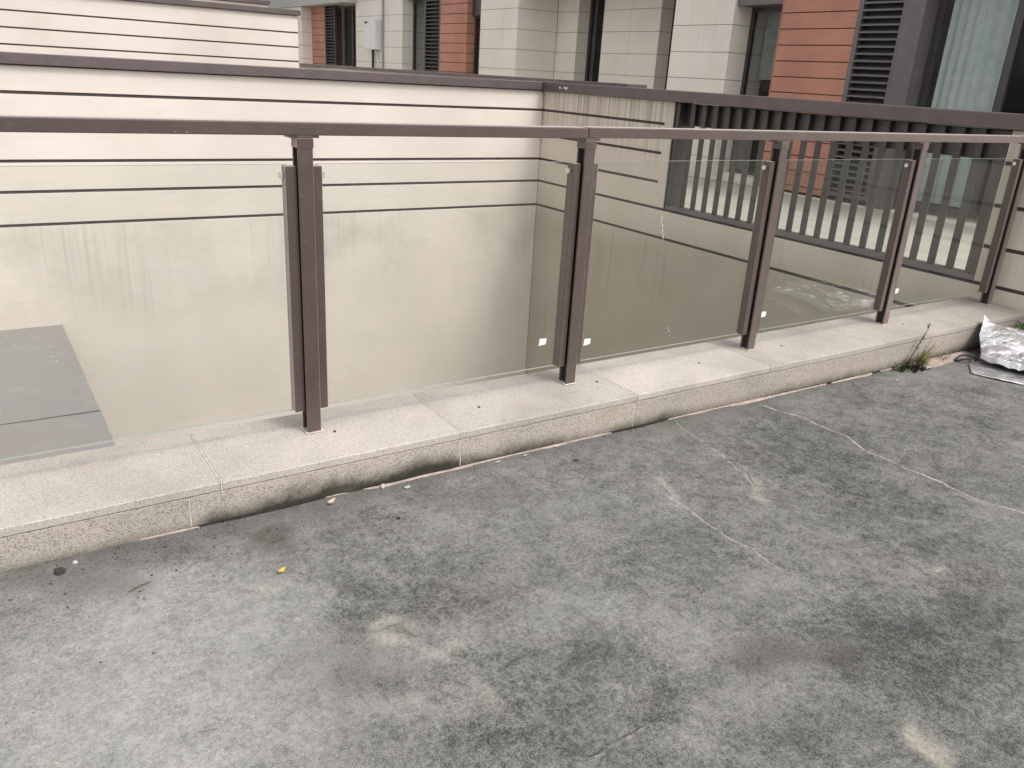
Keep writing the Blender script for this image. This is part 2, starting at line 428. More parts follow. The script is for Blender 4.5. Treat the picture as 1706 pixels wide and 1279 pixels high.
STAINS = [
    (-0.257, -0.433, 0.061, -0.032, 0.027, 0.080, 'B', 0.75, 0.50),
    (-0.243, -0.265, 0.215, -0.112, 0.034, 0.106, 'B', 0.45, 0.70),
    (-0.765, -0.921, 0.420, -0.237, 0.082, 0.450, 'L', 0.40, 0.50),
    (-0.945, -0.999, 0.301, -0.172, 0.037, 0.341, 'L', 0.20, 0.50),
    (-0.582, -0.691, 0.246, -0.135, 0.042, 0.178, 'L', 0.20, 0.50),
    (-0.126, -1.122, 0.127, -0.071, 0.042, 0.082, 'L', 0.22, 0.60),
    (-0.077, -1.183, 0.033, -0.019, 0.012, 0.021, 'L', -0.35, 0.50),
    (0.761, -1.701, 0.156, -0.087, 0.051, 0.040, 'B', 0.55, 0.70),
    (0.672, -1.673, 0.061, -0.034, 0.048, 0.040, 'B', 0.50, 0.60),
    (-0.204, -1.310, 0.116, -0.066, 0.029, 0.057, 'L', 0.25, 0.60),
    (0.004, -1.554, 0.162, -0.093, 0.057, 0.081, 'L', -0.22, 0.60),
    (-0.311, -1.073, 0.136, -0.076, 0.057, 0.140, 'B', 0.22, 0.70),
    (-0.117, -0.914, 0.167, -0.092, 0.037, 0.081, 'L', -0.15, 0.60),
    (0.576, -1.454, 0.138, -0.076, 0.103, 0.103, 'L', 0.30, 0.60),
    (0.358, -1.207, 0.141, -0.077, 0.074, 0.096, 'L', 0.20, 0.60),
    (0.446, -0.717, 0.299, -0.157, 0.117, 0.180, 'L', 0.12, 0.60),
    (0.983, -1.826, 0.166, -0.093, 0.203, 0.131, 'L', -0.12, 0.60),
    (1.232, -1.908, 0.173, -0.097, 0.333, 0.182, 'L', -0.16, 0.70),
    (-0.938, -0.383, 0.247, -0.135, 0.007, 0.085, 'B', 0.45, 0.70),
    (-0.680, -0.365, 0.093, -0.050, 0.009, 0.048, 'B', 0.35, 0.60),
    (2.700, -0.750, 0.737, -0.354, 0.408, 0.260, 'L', -0.18, 0.70),
    (1.877, -0.857, 0.492, -0.246, 0.337, 0.261, 'L', -0.15, 0.70),
    (0.792, -1.155, 0.232, -0.125, 0.163, 0.170, 'L', -0.10, 0.70),
    (0.430, -1.765, 0.158, -0.090, 0.081, 0.073, 'L', 0.25, 0.60),
    (0.290, -1.639, 0.066, -0.037, 0.044, 0.047, 'L', -0.25, 0.60),
    (0.258, -1.392, 0.143, -0.080, 0.080, 0.101, 'L', -0.20, 0.60),
    (0.364, -0.484, 0.175, -0.090, 0.045, 0.079, 'B', 0.25, 0.70),
    (0.962, -1.453, 0.102, -0.055, 0.080, 0.066, 'L', 0.20, 0.60),
    (3.500, -0.672, 0.201, -0.093, 0.187, 0.102, 'L', -0.15, 0.60),
    (1.197, -1.668, 0.513, -0.282, 0.888, 0.581, 'L', -0.22, 0.70),
    (0.747, -1.826, 0.169, -0.096, 0.060, 0.044, 'L', 0.15, 0.60),
    (-0.204, -0.765, 0.022, -0.012, 0.009, 0.023, 'B', 0.40, 0.60),
    (-0.394, -0.627, 0.124, -0.067, 0.029, 0.094, 'L', 0.15, 0.60),
]
STROKES = [([(-0.193, -1.107), (-0.213, -1.051), (-0.195, -1.011), (-0.137, -1.016), (-0.096, -1.063)], 0.0206, 0.75), ([(-0.185, -1.060), (-0.148, -1.131), (-0.113, -1.200), (-0.065, -1.227), (-0.022, -1.207)], 0.0210, 0.75), ([(-0.090, -1.224), (-0.054, -1.271)], 0.0157, 0.60), ([(-0.056, -1.321), (-0.057, -1.394), (-0.069, -1.457)], 0.0184, 0.35), ([(1.542, -0.752), (1.487, -0.856)], 0.0181, 0.50), ([(1.483, -0.900), (1.405, -1.002)], 0.0297, 1.00), ([(1.131, -0.720), (1.102, -0.824)], 0.0192, 0.75), ([(1.082, -0.835), (1.088, -0.969)], 0.0209, 0.35), ([(0.783, -2.001), (0.757, -2.051), (0.736, -2.101)], 0.0230, 0.95), ([(0.782, -2.044), (0.784, -2.088)], 0.0271, 0.80), ([(1.497, -1.614), (1.581, -1.627)], 0.0104, 0.80), ([(2.170, -1.336), (2.184, -1.437)], 0.0129, 0.70), ([(0.538, -1.433), (0.447, -1.470)], 0.0278, 0.25), ([(-0.222, -1.312), (-0.291, -1.289)], 0.0205, 0.35), ([(0.300, -1.572), (0.244, -1.601)], 0.0155, 0.30)]
CRACK_PALE = [([(2.184, -0.353), (2.250, -0.534), (2.237, -0.745), (2.180, -0.909), (2.187, -1.077), (2.194, -1.234), (2.184, -1.437), (2.239, -1.560)], 1.00), ([(1.619, -0.309), (1.585, -0.476), (1.557, -0.645), (1.529, -0.777), (1.465, -0.891)], 0.60), ([(1.089, -0.860), (1.077, -1.025), (1.061, -1.153), (1.071, -1.264), (1.071, -1.364)], 0.60), ([(3.532, -0.390), (3.554, -0.574), (3.632, -0.881)], 0.50), ([(0.078, -1.687), (0.144, -1.683), (0.214, -1.668)], 0.30)]
CRACK_DARK = [([(0.043, -1.675), (0.123, -1.676), (0.197, -1.665), (0.264, -1.666), (0.299, -1.671)], 1.00), ([(1.556, -0.772), (1.478, -0.886), (1.459, -0.932)], 0.80), ([(1.122, -0.760), (1.096, -0.853)], 0.80), ([(1.609, -0.319), (1.565, -0.603)], 0.50), ([(2.234, -0.272), (2.226, -0.482)], 0.50), ([(3.532, -0.390), (3.548, -0.507)], 0.80), ([(-0.696, -1.167), (-0.665, -1.177)], 0.60)]

build_floor()

# ------------------------------------------------------------------ kerb wall with coping
kerb = thing('kerb_wall', (0, 0, -.145), 'low granite kerb wall with pale coping slabs under the glass railing', 'kerb')
box('core', GROOVE, kerb, -4.0, XW - .003, YF + .02, .135, -.6, -.034)
joints = [-4.0, -3.1, -2.2, -1.3, -.398, .503, 1.402, 2.285, 3.17, 4.06, XW - .004]
for i, (a, b) in enumerate(zip(joints[:-1], joints[1:])):
    dz = random.uniform(-.0012, .0012)
    MB().box(a + .0022, b - .0022, YF - .0012 + random.uniform(-.0008, .0008), .165, -.030 + dz, dz).build('coping_slab', GRAN_TOP, kerb, bevel=.003)
    box('joint_filler', MORTAR, kerb, b - .0022, b + .0022, YF - .003, .16, -.03, -.0015) if b < XW - .1 else None
fj = [-4.0, -3.1, -2.2, -1.3, -.50, .503, 1.395, 2.27, 3.17, 4.06, XW - .004]
for a, b in zip(fj[:-1], fj[1:]):
    MB().box(a + .002, b - .002, YF, YF + .02, -.26, -.033).build('facing_slab', GRAN_FACE, kerb, bevel=.002)
    if b < XW - .1: box('joint_filler', MORTAR, kerb, b - .002, b + .002, YF + .002, YF + .019, -.22, -.034)
for (hx, hy) in ((.075, -.06), (.69, -.09), (1.335, -.065), (1.98, -.075), (2.62, -.06), (3.72, -.08)):
    MB().tube([(hx, hy, -.004), (hx, hy, .0025)], .006, .0055, 8).build('anchor_plug', PIPE, kerb)

# mortar smear and black soil along the foot of the kerb
def ragged_strip(name, mat, x0, x1, wfun, lift, hgt):
    n = int((x1 - x0) / .022); mb = MB(); pts = []
    for i in range(n + 1):
        x = x0 + (x1 - x0) * i / n; w = wfun(x); zf = float(floor_z(np.array(x)))
        pts += [(x, YF + .004, zf + lift + hgt), (x, YF - w * .5, zf + lift + hgt * .7 * random.uniform(.6, 1.2)), (x, YF - w, zf - .004)]
    fs = []
    for i in range(n):
        a = i * 3
        fs += [(a, a + 1, a + 4, a + 3), (a + 1, a + 2, a + 5, a + 4)]
    mb.poly(pts, [tuple(reversed(q)) for q in fs])
    return tag(mb.build(name, mat, smooth=True), kind='stuff')
nz = lambda x, s, sd: float(vnoise(np.array([x + 30.]), np.array([2.5]), s, sd, 3)[0])
ragged_strip('mortar_smear', PINKM, -.66, 3.45, lambda x: .002 + (min(1, (x + .66) / .35) * (.055 * max(0, nz(x, 1.9, 5) - .32) + .012 * nz(x, 14, 8) * nz(x, 3, 4) * 1.6)) * max(.06, min(1, (nz(x, 2.6, 77) - .36) / .16)), .003, .003)
ragged_strip('mortar_smear', PINKM, 3.42, 4.15, lambda x: .05 + .09 * nz(x, 3, 9), .003, .006)
for (a, b) in ((-.52, -.02), (.0, .55), (1.25, 1.62), (2.2, 3.3), (3.35, 4.1)):
    ragged_strip('soil_seam', SOIL, a, b, lambda x, a=a, b=b: .002 + .020 * nz(x, 9, 15) * math.sin(math.pi * (x - a) / (b - a)), .002, .006)

# ------------------------------------------------------------------ glass railing
rail = thing('glass_railing', (0, 0, 0), 'brown metal railing with clear glass panels on the granite kerb', 'railing')
def hand(x0, x1, dz):
    MB().box(x0, x1, -.037, .034, 1.066 + dz, 1.108 + dz).build('handrail', BROWN, rail, bevel=.004)
hand(-2.6, 1.183, 0); hand(1.187, XW - .004, .002)
post_me = MB().box(-.026, .026, -.036, -.028, 0, 1.0655).box(-.026, .026, .012, .020, 0, 1.0655).mesh('post', BROWN, bevel=.002)
web_me = MB().box(-.012, .012, -.0279, .0119, 0, 1.065).mesh('post_web', BLACK)  # web coloured black for the shade inside the open post
coll_me = MB().box(-.0282, .0282, -.0385, .0225, 1.026, 1.0575).mesh('collar', BROWN, bevel=.002)
plat_me = MB().box(-.050, .050, -.030, .028, 1.0578, 1.0655).mesh('rail_plate', BROWN)
chan_me = MB().box(.0275, .063, -.017, .028, .084, .966).mesh('glazing_channel', BROWN, bevel=.002)
chan_me2 = MB().box(-.063, -.0275, -.017, .028, .084, .966).mesh('glazing_channel', BROWN, bevel=.002)
foot_me = MB().box(-.034, .034, -.044, .028, .0005, .004).mesh('foot_seal', MORTAR, bevel=.001)
def inst(name, me, parent, loc):
    o = bpy.data.objects.new(name, me); COL.objects.link(o); o.parent = parent; o.location = loc; return o
posts = [-2.4, -1.2, 0.006, 1.204, 2.404, 3.604, 4.806]
for px in posts:
    po = inst('post', post_me, rail, (px, 0, 0))
    inst('collar', coll_me, po, (0, 0, 0)); inst('post_web', web_me, po, (0, 0, 0)); inst('rail_plate', plat_me, po, (0, 0, 0)); inst('foot_seal', foot_me, po, (0, 0, 0))
    inst('glazing_channel', chan_me, rail, (px, 0, 0)); 
    inst('glazing_channel', chan_me2, rail, (px, 0, 0))
stick = {1: [(1.062, .206)], 2: [(1.313, .174)], 3: [(2.508, .173)], 4: [(3.715, .189)]}
for i, (a, b) in enumerate(zip(posts[:-1], posts[1:])):
    x0, x1 = a + .05, b - .05
    g = MB().box(x0, x1, .006, .014, .087, .970).build('glass_panel', GLASS, rail)
    MB().box(x0, x1, .0055, .0145, .9702, .9712).build('glass_edge', GLASS_EDGE, g)
    MB().box(x0, x1, .0055, .0145, .0855, .0868).build('glass_edge', GLASS_EDGE, g)
    k = i - 1
    for (sx, sz) in stick.get(k, []):
        pass
    for (sx, sz) in ((1.062, .206), (1.313, .174), (2.508, .173), (3.715, .189)):
        if x0 < sx < x1:
            MB().poly([(sx - .02, .0045, sz - .016), (sx + .018, .0045, sz - .012), (sx + .02, .0045, sz + .014), (sx - .016, .0045, sz + .016),
                       (sx - .02, .0055, sz - .016), (sx + .018, .0055, sz - .012), (sx + .02, .0055, sz + .014), (sx - .016, .0055, sz + .016)],
                      [(0, 1, 2, 3), (7, 6, 5, 4), (0, 4, 5, 1), (1, 5, 6, 2), (2, 6, 7, 3), (3, 7, 4, 0)]).build('sticker', STICKER, g)
    if x0 < 1.7 < x1:
        pts = [(1.685, .727), (1.694, .690), (1.699, .668), (1.707, .640), (1.714, .612)]
        for (ax, az), (bx, bz) in zip(pts[:-1], pts[1:]):
            MB().box(ax - .0013, ax + .0013, .0042, .0056, bz + random.uniform(.002, .010), az).build('lime_drip', STICKER, g, bevel=.0005)
        for (ax, az) in ((1.812, .178), (1.832, .137), (1.80, .152), (1.71, .145), (1.852, .128), (1.822, .163), (1.806, .183), (1.842, .15)):
            r_ = random.uniform(.0014, .003); MB().box(ax - r_, ax + r_, .0042, .0056, az - r_ * .8, az + r_ * .8).build('lime_speck', STICKER, g, bevel=.0006)
    for sx in (x0 + .022, x1 - .022):
        MB().box(sx - .007, sx + .007, .001, .019, .925, .945).build('glass_clip', CLIP, g, bevel=.002)

# ------------------------------------------------------------------ light-well walls
GZ = [1.133, .922, .644, .366, .107, -.178]
GW = .0135
back = thing('back_wall', (-1, YB + .15, -3.6), 'cream grooved back wall of the light well with brown metal cap', 'wall')
box('core', GROOVE, back, -9, XW + .25, YB + .014, YB + .25, -3.6, 1.14)
def bands(parent, mat, axis, lo, hi, pos, gz=GZ, bottom=-3.6, t=.014, gw=GW):
    for i in range(len(gz)):
        z1 = gz[i] - (gw if i else 0); z0 = (gz[i + 1] + gw) if i + 1 < len(gz) else bottom
        if axis == 'y': MB().box(lo, hi, pos, pos + t, z0, z1).build('cladding_board', mat, parent, bevel=.002)
        else: MB().box(pos, pos + t, lo, hi, z0, z1).build('cladding_board', mat, parent, bevel=.002)
bands(back, CREAM_B, 'y', -9, XW - .001, YB)
MB().box(-9, XW - .045, YB - .04, YB + .29, 1.142, 1.232).build('cap', BROWN_CAP, back, bevel=.005)

side = thing('side_wall', (XW + .12, 2, -3.6), 'cream side wall of the light well with a slatted opening', 'wall')
OY0, OY1, OZ0 = .155, 3.335, .108
# structural core in pieces round the opening
box('core', GROOVE, side, XW + .014, XW + .25, OY1, YB + .013, -3.6, 1.13)
box('core', GROOVE, side, XW + .014, XW + .25, -3.2, OY0, -3.6, 1.13)
box('core', GROOVE, side, XW + .014, XW + .25, OY0 + .001, OY1 - .001, -3.6, OZ0 - .006)
# boards far side of the opening, stopping short at an end trim
for i in range(4):
    z1 = GZ[i] - (GW if i else 0); z0 = GZ[i + 1] + GW
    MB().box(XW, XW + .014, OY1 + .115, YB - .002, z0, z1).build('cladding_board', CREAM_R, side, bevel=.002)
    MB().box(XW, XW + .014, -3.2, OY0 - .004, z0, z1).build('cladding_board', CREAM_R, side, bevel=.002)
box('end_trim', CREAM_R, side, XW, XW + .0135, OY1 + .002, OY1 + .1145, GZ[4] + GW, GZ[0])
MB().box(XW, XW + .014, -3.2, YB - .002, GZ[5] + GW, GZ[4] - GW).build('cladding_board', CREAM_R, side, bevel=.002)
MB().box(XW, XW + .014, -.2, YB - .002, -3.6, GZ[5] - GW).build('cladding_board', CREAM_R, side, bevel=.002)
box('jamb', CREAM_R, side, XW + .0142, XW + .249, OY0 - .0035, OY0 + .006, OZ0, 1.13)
MB().box(XW - .045, XW + .30, -3.3, YB + .30, 1.1345, 1.236).build('cap', BROWN_CAP, side, bevel=.005)

for (sy_, sz_, r_) in ((5.157, 1.184, .020), (5.075, 1.190, .016), (5.045, 1.180, .020), (5.02, 1.186, .012), (5.10, 1.178, .009)):
    mb = MB(); ring = [(sy_ + r_ * random.uniform(.5, 1.1) * math.cos(k * .785), sz_ + r_ * .8 * random.uniform(.5, 1.1) * math.sin(k * .785)) for k in range(8)]
    mb.poly([(XW - .0468, a, b) for a, b in ring] + [(XW - .0452, a, b) for a, b in ring], [tuple(range(8)), tuple(range(15, 7, -1))] + [(k, k + 8, (k + 1) % 8 + 8, (k + 1) % 8) for k in range(8)])
    mb.build('dried_splash', STICKER, side)

# slatted screen in the opening
scr = thing('slatted_screen', (XW + .1, 1.75, OZ0), 'dark screen of vertical metal slats in the side wall opening', 'screen')
sy0, sy1 = OY0 + .012, OY1 - .006
MB().box(XW + .02, XW + .13, sy0, sy1, OZ0 + .001, OZ0 + .045).build('bottom_rail', GREYMET, scr, bevel=.003)
MB().box(XW + .02, XW + .13, sy1 - .05, sy1, OZ0 + .046, 1.128).build('side_frame', DARK, scr, bevel=.003)
MB().box(XW + .02, XW + .13, sy0, sy0 + .03, OZ0 + .046, 1.128).build('side_frame', DARK, scr, bevel=.003)
MB().box(XW + .112, XW + .128, sy0 + .031, sy1 - .051, .925, 1.128).build('head_board', DARK, scr, bevel=.002)
bar_me = MB().box(-.011, .011, -.027, .027, OZ0 + .046, 1.128).mesh('slat', BARM, bevel=.003)
ybar = 3.152
while ybar > sy0 + .07:
    inst('slat', bar_me, scr, (XW + .08 - (XW + .1), ybar - 1.75, -OZ0)); ybar -= .1455

# neighbouring divider wall that carries on behind
div = thing('divider_wall', (5.42, 10, 0), 'long low divider wall with dark cap running behind the back wall', 'wall')
box('wall_body', CREAM_H, div, 5.32, 5.52, 4.56, 15.2, -.2, 1.215)
MB().box(5.27, 5.57, 4.5, 15.3, 1.216, 1.268).build('cap', BROWN_CAP, div, bevel=.004)

def rear_wall(y, xr, ztop, label, n):
    w = thing('garden_wall', (0, y + .12, -3.6), label, 'wall', None)
    box('core', GROOVE, w, -14, xr - .002, y + .014, y + .24, -3.6, ztop - .095)
    z = ztop - .10; gz = [z]
    for i in range(n): z -= .30 if i == 0 else .257; gz.append(z)
    bands(w, CREAM_B, 'y', -14, xr, y, gz, -3.6)
    MB().box(-14, xr + .05, y - .05, y + .29, ztop - .094, ztop).build('cap', BROWN_CAP, w, bevel=.005)
    return w
rear_wall(13.8, 4.885, 2.208, 'tall cream grooved wall seen above the back wall at left', 6)
rear_wall(22.0, 6.95, 2.83, 'farthest pale wall showing as a thin strip at top left', 5)

# grey canopy slab down in the well
def puddle():
    t = NT('wet_grey_roofing')
    n = t.noise(.8, 4, .6); c = t.mix(t.ss(n, .35, .65), (.245, .215, .205), (.205, .203, .205))
    c = t.mix(t.ss(t.noise(5, 4), .55, .75, 0, .4), c, (.33, .30, .28))
    return t.done(t.bsdf(c, t.ss(n, .35, .65, .45, .18), 0, .5, t.bump(t.noise(6, 2), .03, .003)))
can = thing('canopy_roof', (-2.5, 4, -1.2), 'flat grey canopy roof jutting from the back wall at lower left', 'canopy')
MB().box(-6, -.378, .9, YB - .003, -1.25, -1.1).build('roof_sheet', puddle(), can, bevel=.004)
MB().poly([(-1.5, 3.30, -1.0985), (-.95, 3.27, -1.0985), (-.383, 3.252, -1.0985), (-.383, 3.27, -1.0985), (-.95, 3.281, -1.0985), (-1.5, 3.303, -1.0985)], [(0, 1, 4, 5), (1, 2, 3, 4)]).build('sheet_lap', PIPE, can)
for (bx, by) in ((-.545, 4.846), (-.56, 4.57), (-.53, 4.45)):
    MB().tube([(bx, by, -1.101), (bx, by, -1.085)], .016, .012, 8).build('bolt', CLIP, can)

# ------------------------------------------------------------------ terraced houses behind the side wall
REDG = simple('red_groove', (.10, .035, .025), .8)
XF = 8.0; ZB = .045; ZT = 3.5
def cream_block(parent, y0, y1, x0=XF, x1=XF + .9, zlo=ZB, zhi=ZT, mat=None):
    mat = mat or CREAM_H
    box('wall_core', HGROOVE, parent, x0 + .008, x1, y0 + .006, y1 - .006, zlo, zhi - .004)
    z = 2.085 + 4 * .348
    levels = [zhi]
    while z > zlo + .05:
        if z < zhi - .05: levels.append(z)
        z -= .348
    levels.append(zlo)
    for i in range(len(levels) - 1):
        MB().box(x0, x1 - .004, y0 + .001, y1 - .001, levels[i + 1] + (.0038 if i < len(levels) - 2 else 0), levels[i] - (.0038 if i else 0)).build('wall_board', mat, parent, bevel=.002)
def red_block(parent, y0, y1, x0=XF, x1=XF + .5, zlo=.09, zhi=ZT):
    box('wall_core', REDG, parent, x0 + .01, x1, y0 + .006, y1 - .006, zlo, zhi - .004)
    lv = [zhi]; z = 2.205 + 6 * .186
    while z > zlo + .04:
        if z < zhi - .03: lv.append(z)
        z -= .186
    lv.append(zlo)
    for i in range(len(lv) - 1):
        MB().box(x0, x1 - .004, y0 + .001, y1 - .001, lv[i + 1] + (.006 if i < len(lv) - 2 else 0), lv[i] - (.006 if i else 0)).build('red_board', RED, parent, bevel=.003)
    box('corner_trim', RED, parent, x0 - .004, x0 + .02, y1 + .0005, y1 + .012, zlo, zhi)
def louver(parent, y0, y1, x0=XF, zlo=.12, zhi=2.95, pitch=.0772, mat=None):
    mat = mat or GREYMET
    L = MB().box(x0 - .005, x0 + .07, y0, y0 + .045, zlo, zhi).box(x0 - .005, x0 + .07, y1 - .055, y1, zlo, zhi) \
        .box(x0 - .004, x0 + .069, y0 + .0455, y1 - .0555, zlo, zlo + .05).box(x0 - .004, x0 + .069, y0 + .0455, y1 - .0555, zhi - .05, zhi).build('louver_shutter', mat, parent)
    box('backing', BLACK, L, x0 + .075, x0 + .09, y0 + .001, y1 - .001, zlo, zhi)
    me = MB().poly([(0, y0 + .0455, 0), (.05, y0 + .0455, .028), (.05, y0 + .0455, .034), (0, y0 + .0455, .018),
                    (0, y1 - .0555, 0), (.05, y1 - .0555, .028), (.05, y1 - .0555, .034), (0, y1 - .0555, .018)],
                   [(3, 2, 1, 0), (4, 5, 6, 7), (0, 1, 5, 4), (1, 2, 6, 5), (2, 3, 7, 6), (3, 0, 4, 7)]).mesh('slat', mat)
    z = zlo + .07; pl = Vector(parent_loc(L))
    while z < zhi - .08:
        inst('slat', me, L, (x0 - pl.x, -pl.y, z - pl.z)); z += pitch
def window(parent, y0, y1, z0, z1, x, mull=(), curtains=(), fr=.055, depth=.35, fm=None):
    fm = fm or DARK
    m = MB().box(x - .03, x + .03, y0, y0 + fr, z0, z1).box(x - .03, x + .03, y1 - fr, y1, z0, z1) \
        .box(x - .029, x + .029, y0 + fr + .0005, y1 - fr - .0005, z0, z0 + fr).box(x - .029, x + .029, y0 + fr + .0005, y1 - fr - .0005, z1 - fr, z1)
    for a in mull: m.box(x - .028, x + .028, a - .04, a + .04, z0 + fr + .0005, z1 - fr - .0005)
    w = m.build('window', fm, parent)
    e = [y0 + fr] + [v for a in mull for v in (a - .04, a + .04)] + [y1 - fr]
    for a, b in zip(e[0::2], e[1::2]):
        box('pane', PANE, w, x - .004, x + .004, a + .001, b - .001, z0 + fr + .001, z1 - fr - .001)
    box('dark_room', BLACK, w, x + depth, x + depth + .02, y0, y1, z0, z1)
    for (a, b, mt, za) in curtains:
        n = max(6, int((b - a) / .02)); pts = []
        for i in range(n + 1):
            y = a + (b - a) * i / n; xx = x + .11 + .018 * math.sin(y * 62) + .008 * math.sin(y * 141)
            pts += [(xx, y, za), (xx, y, z1)]
        c = MB().poly(pts, [(2 * i, 2 * i + 1, 2 * i + 3, 2 * i + 2) for i in range(n)]).build('curtain', mt, w, smooth=True)
    return w
def roof(parent, y0, y1):
    box('roof', GREYMET, parent, XF - .25, XF + 6, y0 + .002, y1 - .002, ZT + .002, ZT + .2)
    box('house_body', CREAM_H, parent, XF + 1.35, XF + 5.9, y0 + .01, y1 - .01, ZB, ZT)

YAB, YBC = 8.775, 16.63
# nearest house
hA = thing('terraced_house', (XF + 2, 4.5, ZB), 'nearest terraced house with the large curtained window and red boards', 'house', 'terraced houses behind the wall')
cream_block(hA, 5.64, 6.773)
window(hA, 4.845, 5.638, .16, 2.315, XF + .37, (), ((4.9, 5.5, CURTAIN_D, 1.42),), .05)
box('window_hood', GREYMET, hA, XF + .04, XF + .42, 4.846, 5.638, 2.318, ZT - .01)
box('sill', CREAM_H, hA, XF + .1, XF + .5, 4.846, 5.638, ZB, .158)
red_block(hA, 3.735, 4.83)
louver(hA, 3.13, 3.732)
MB().box(XF - .02, XF + .30, 2.905, 3.127, .06, ZT - .01).build('pillar', GREYMET, hA, bevel=.004)
window(hA, .62, 2.903, .10, 2.62, XF + .25, (2.01, 1.32), ((2.12, 2.80, CURTAIN, .18),), .07, .55)
box('window_hood', GREYMET, hA, XF + .02, XF + .5, .62, 2.903, 2.622, ZT - .01)
MB().box(XF - .02, XF + .30, .40, .618, .06, ZT - .01).build('pillar', GREYMET, hA, bevel=.004)
box('base_course', CREAM_H, hA, XF - .006, XF + .3, .40, 4.828, ZB - .01, .0585)
cream_block(hA, 8.042, YAB, XF + .9, XF + 1.3)
window(hA, 7.2, 8.04, .2, 2.9, XF + 1.19, (), (), .06, .15)
cream_block(hA, 6.775, 7.198, XF + .9, XF + 1.3)
box('balcony_slab', GREYMET, hA, XF - .1, XF + 1.3, 6.78, YAB - .002, 2.95, 3.12)
roof(hA, .3, YAB)
# middle house
hB = thing('terraced_house', (XF + 2, 12.5, ZB), 'middle terraced house with narrow red boards beside a curtained window', 'house', 'terraced houses behind the wall')
cream_block(hB, YAB + .002, 9.506, XF + .9, XF + 1.3)
window(hB, 9.508, 10.238, .1, 2.95, XF + 1.19, (), (), .06, .15)
cream_block(hB, 10.24, 10.878, XF + .9, XF + 1.3)
box('balcony_slab', GREYMET, hB, XF - .1, XF + 1.3, YAB + .002, 10.87, 2.95, 3.12)
cream_block(hB, 10.88, 12.2)
window(hB, 12.203, 12.725, .1, 2.35, XF + .22, (), (), .05, .2)
box('window_hood', DARK, hB, XF + .12, XF + .5, 12.203, 12.725, 2.352, ZT - .01)
red_block(hB, 12.728, 13.83)
louver(hB, 13.845, 14.56, mat=DARK)
window(hB, 14.563, 15.655, .12, 2.75, XF + .3, (14.95,), ((14.63, 14.88, CURTAIN, .2), (15.02, 15.4, CURTAIN_D, .2)), .06)
box('window_hood', DARK, hB, XF + .1, XF + .5, 14.563, 15.655, 2.752, ZT - .01)
cream_block(hB, 15.658, YBC - .003)
roof(hB, YAB, YBC)
# farthest house
hC = thing('terraced_house', (XF + 2, 20.5, ZB), 'farthest terraced house carrying the white meter box on its pale wall', 'house', 'terraced houses behind the wall')
cream_block(hC, YBC, 18.33)
window(hC, 18.333, 19.72, .12, 2.7, XF + .3, (19.2,), (), .06)
box('fascia_beam', simple('pale_fascia', (.42, .41, .39), .7), hC, XF - .34, XF + .4, 18.25, 25.9, 2.745, ZT - .01)
louver(hC, 19.725, 20.46, mat=DARK)
red_block(hC, 20.475, 21.45, zhi=2.74)
cream_block(hC, 21.46, 23.2, XF - .3, XF + .6, zhi=2.74)
roof(hC, YBC, 26)

# meter box with its pipes
mb_ = thing('meter_box', (XF - .1, 17.1, 1.67), 'white wall mounted meter box with pipes below on the far house', 'meter box')
MB().box(XF - .185, XF - .004, 16.78, 17.42, 1.672, 2.345).build('cabinet', METERW, mb_, bevel=.012)
MB().box(XF - .189, XF - .184, 17.2, 17.36, 2.255, 2.30).build('display', PIPE, mb_)
MB().tube([(XF - .07, 17.12, 1.673), (XF - .07, 17.13, 1.4), (XF - .05, 17.2, 1.1)], .035, .03, 8).build('pipe', PIPE, mb_, smooth=True)
MB().tube([(XF - .06, 16.92, 1.673), (XF - .06, 16.92, 1.45), (XF - .06, 16.84, 1.44), (XF - .06, 16.84, 1.05)], .025, .025, 8).build('pipe', METERW, mb_, smooth=True)
dp = MB().tube([(XF - .03, YBC + .02, .05), (XF - .03, YBC + .02, 3.4)], .022, .022, 8).build('drain_pipe', simple('pipe_grey', (.32, .32, .30), .6), None, org=(XF - .03, YBC + .02, .05), smooth=True)
tag(dp, 'thin grey drain pipe running up the pale wall beside the meter box', 'pipe')


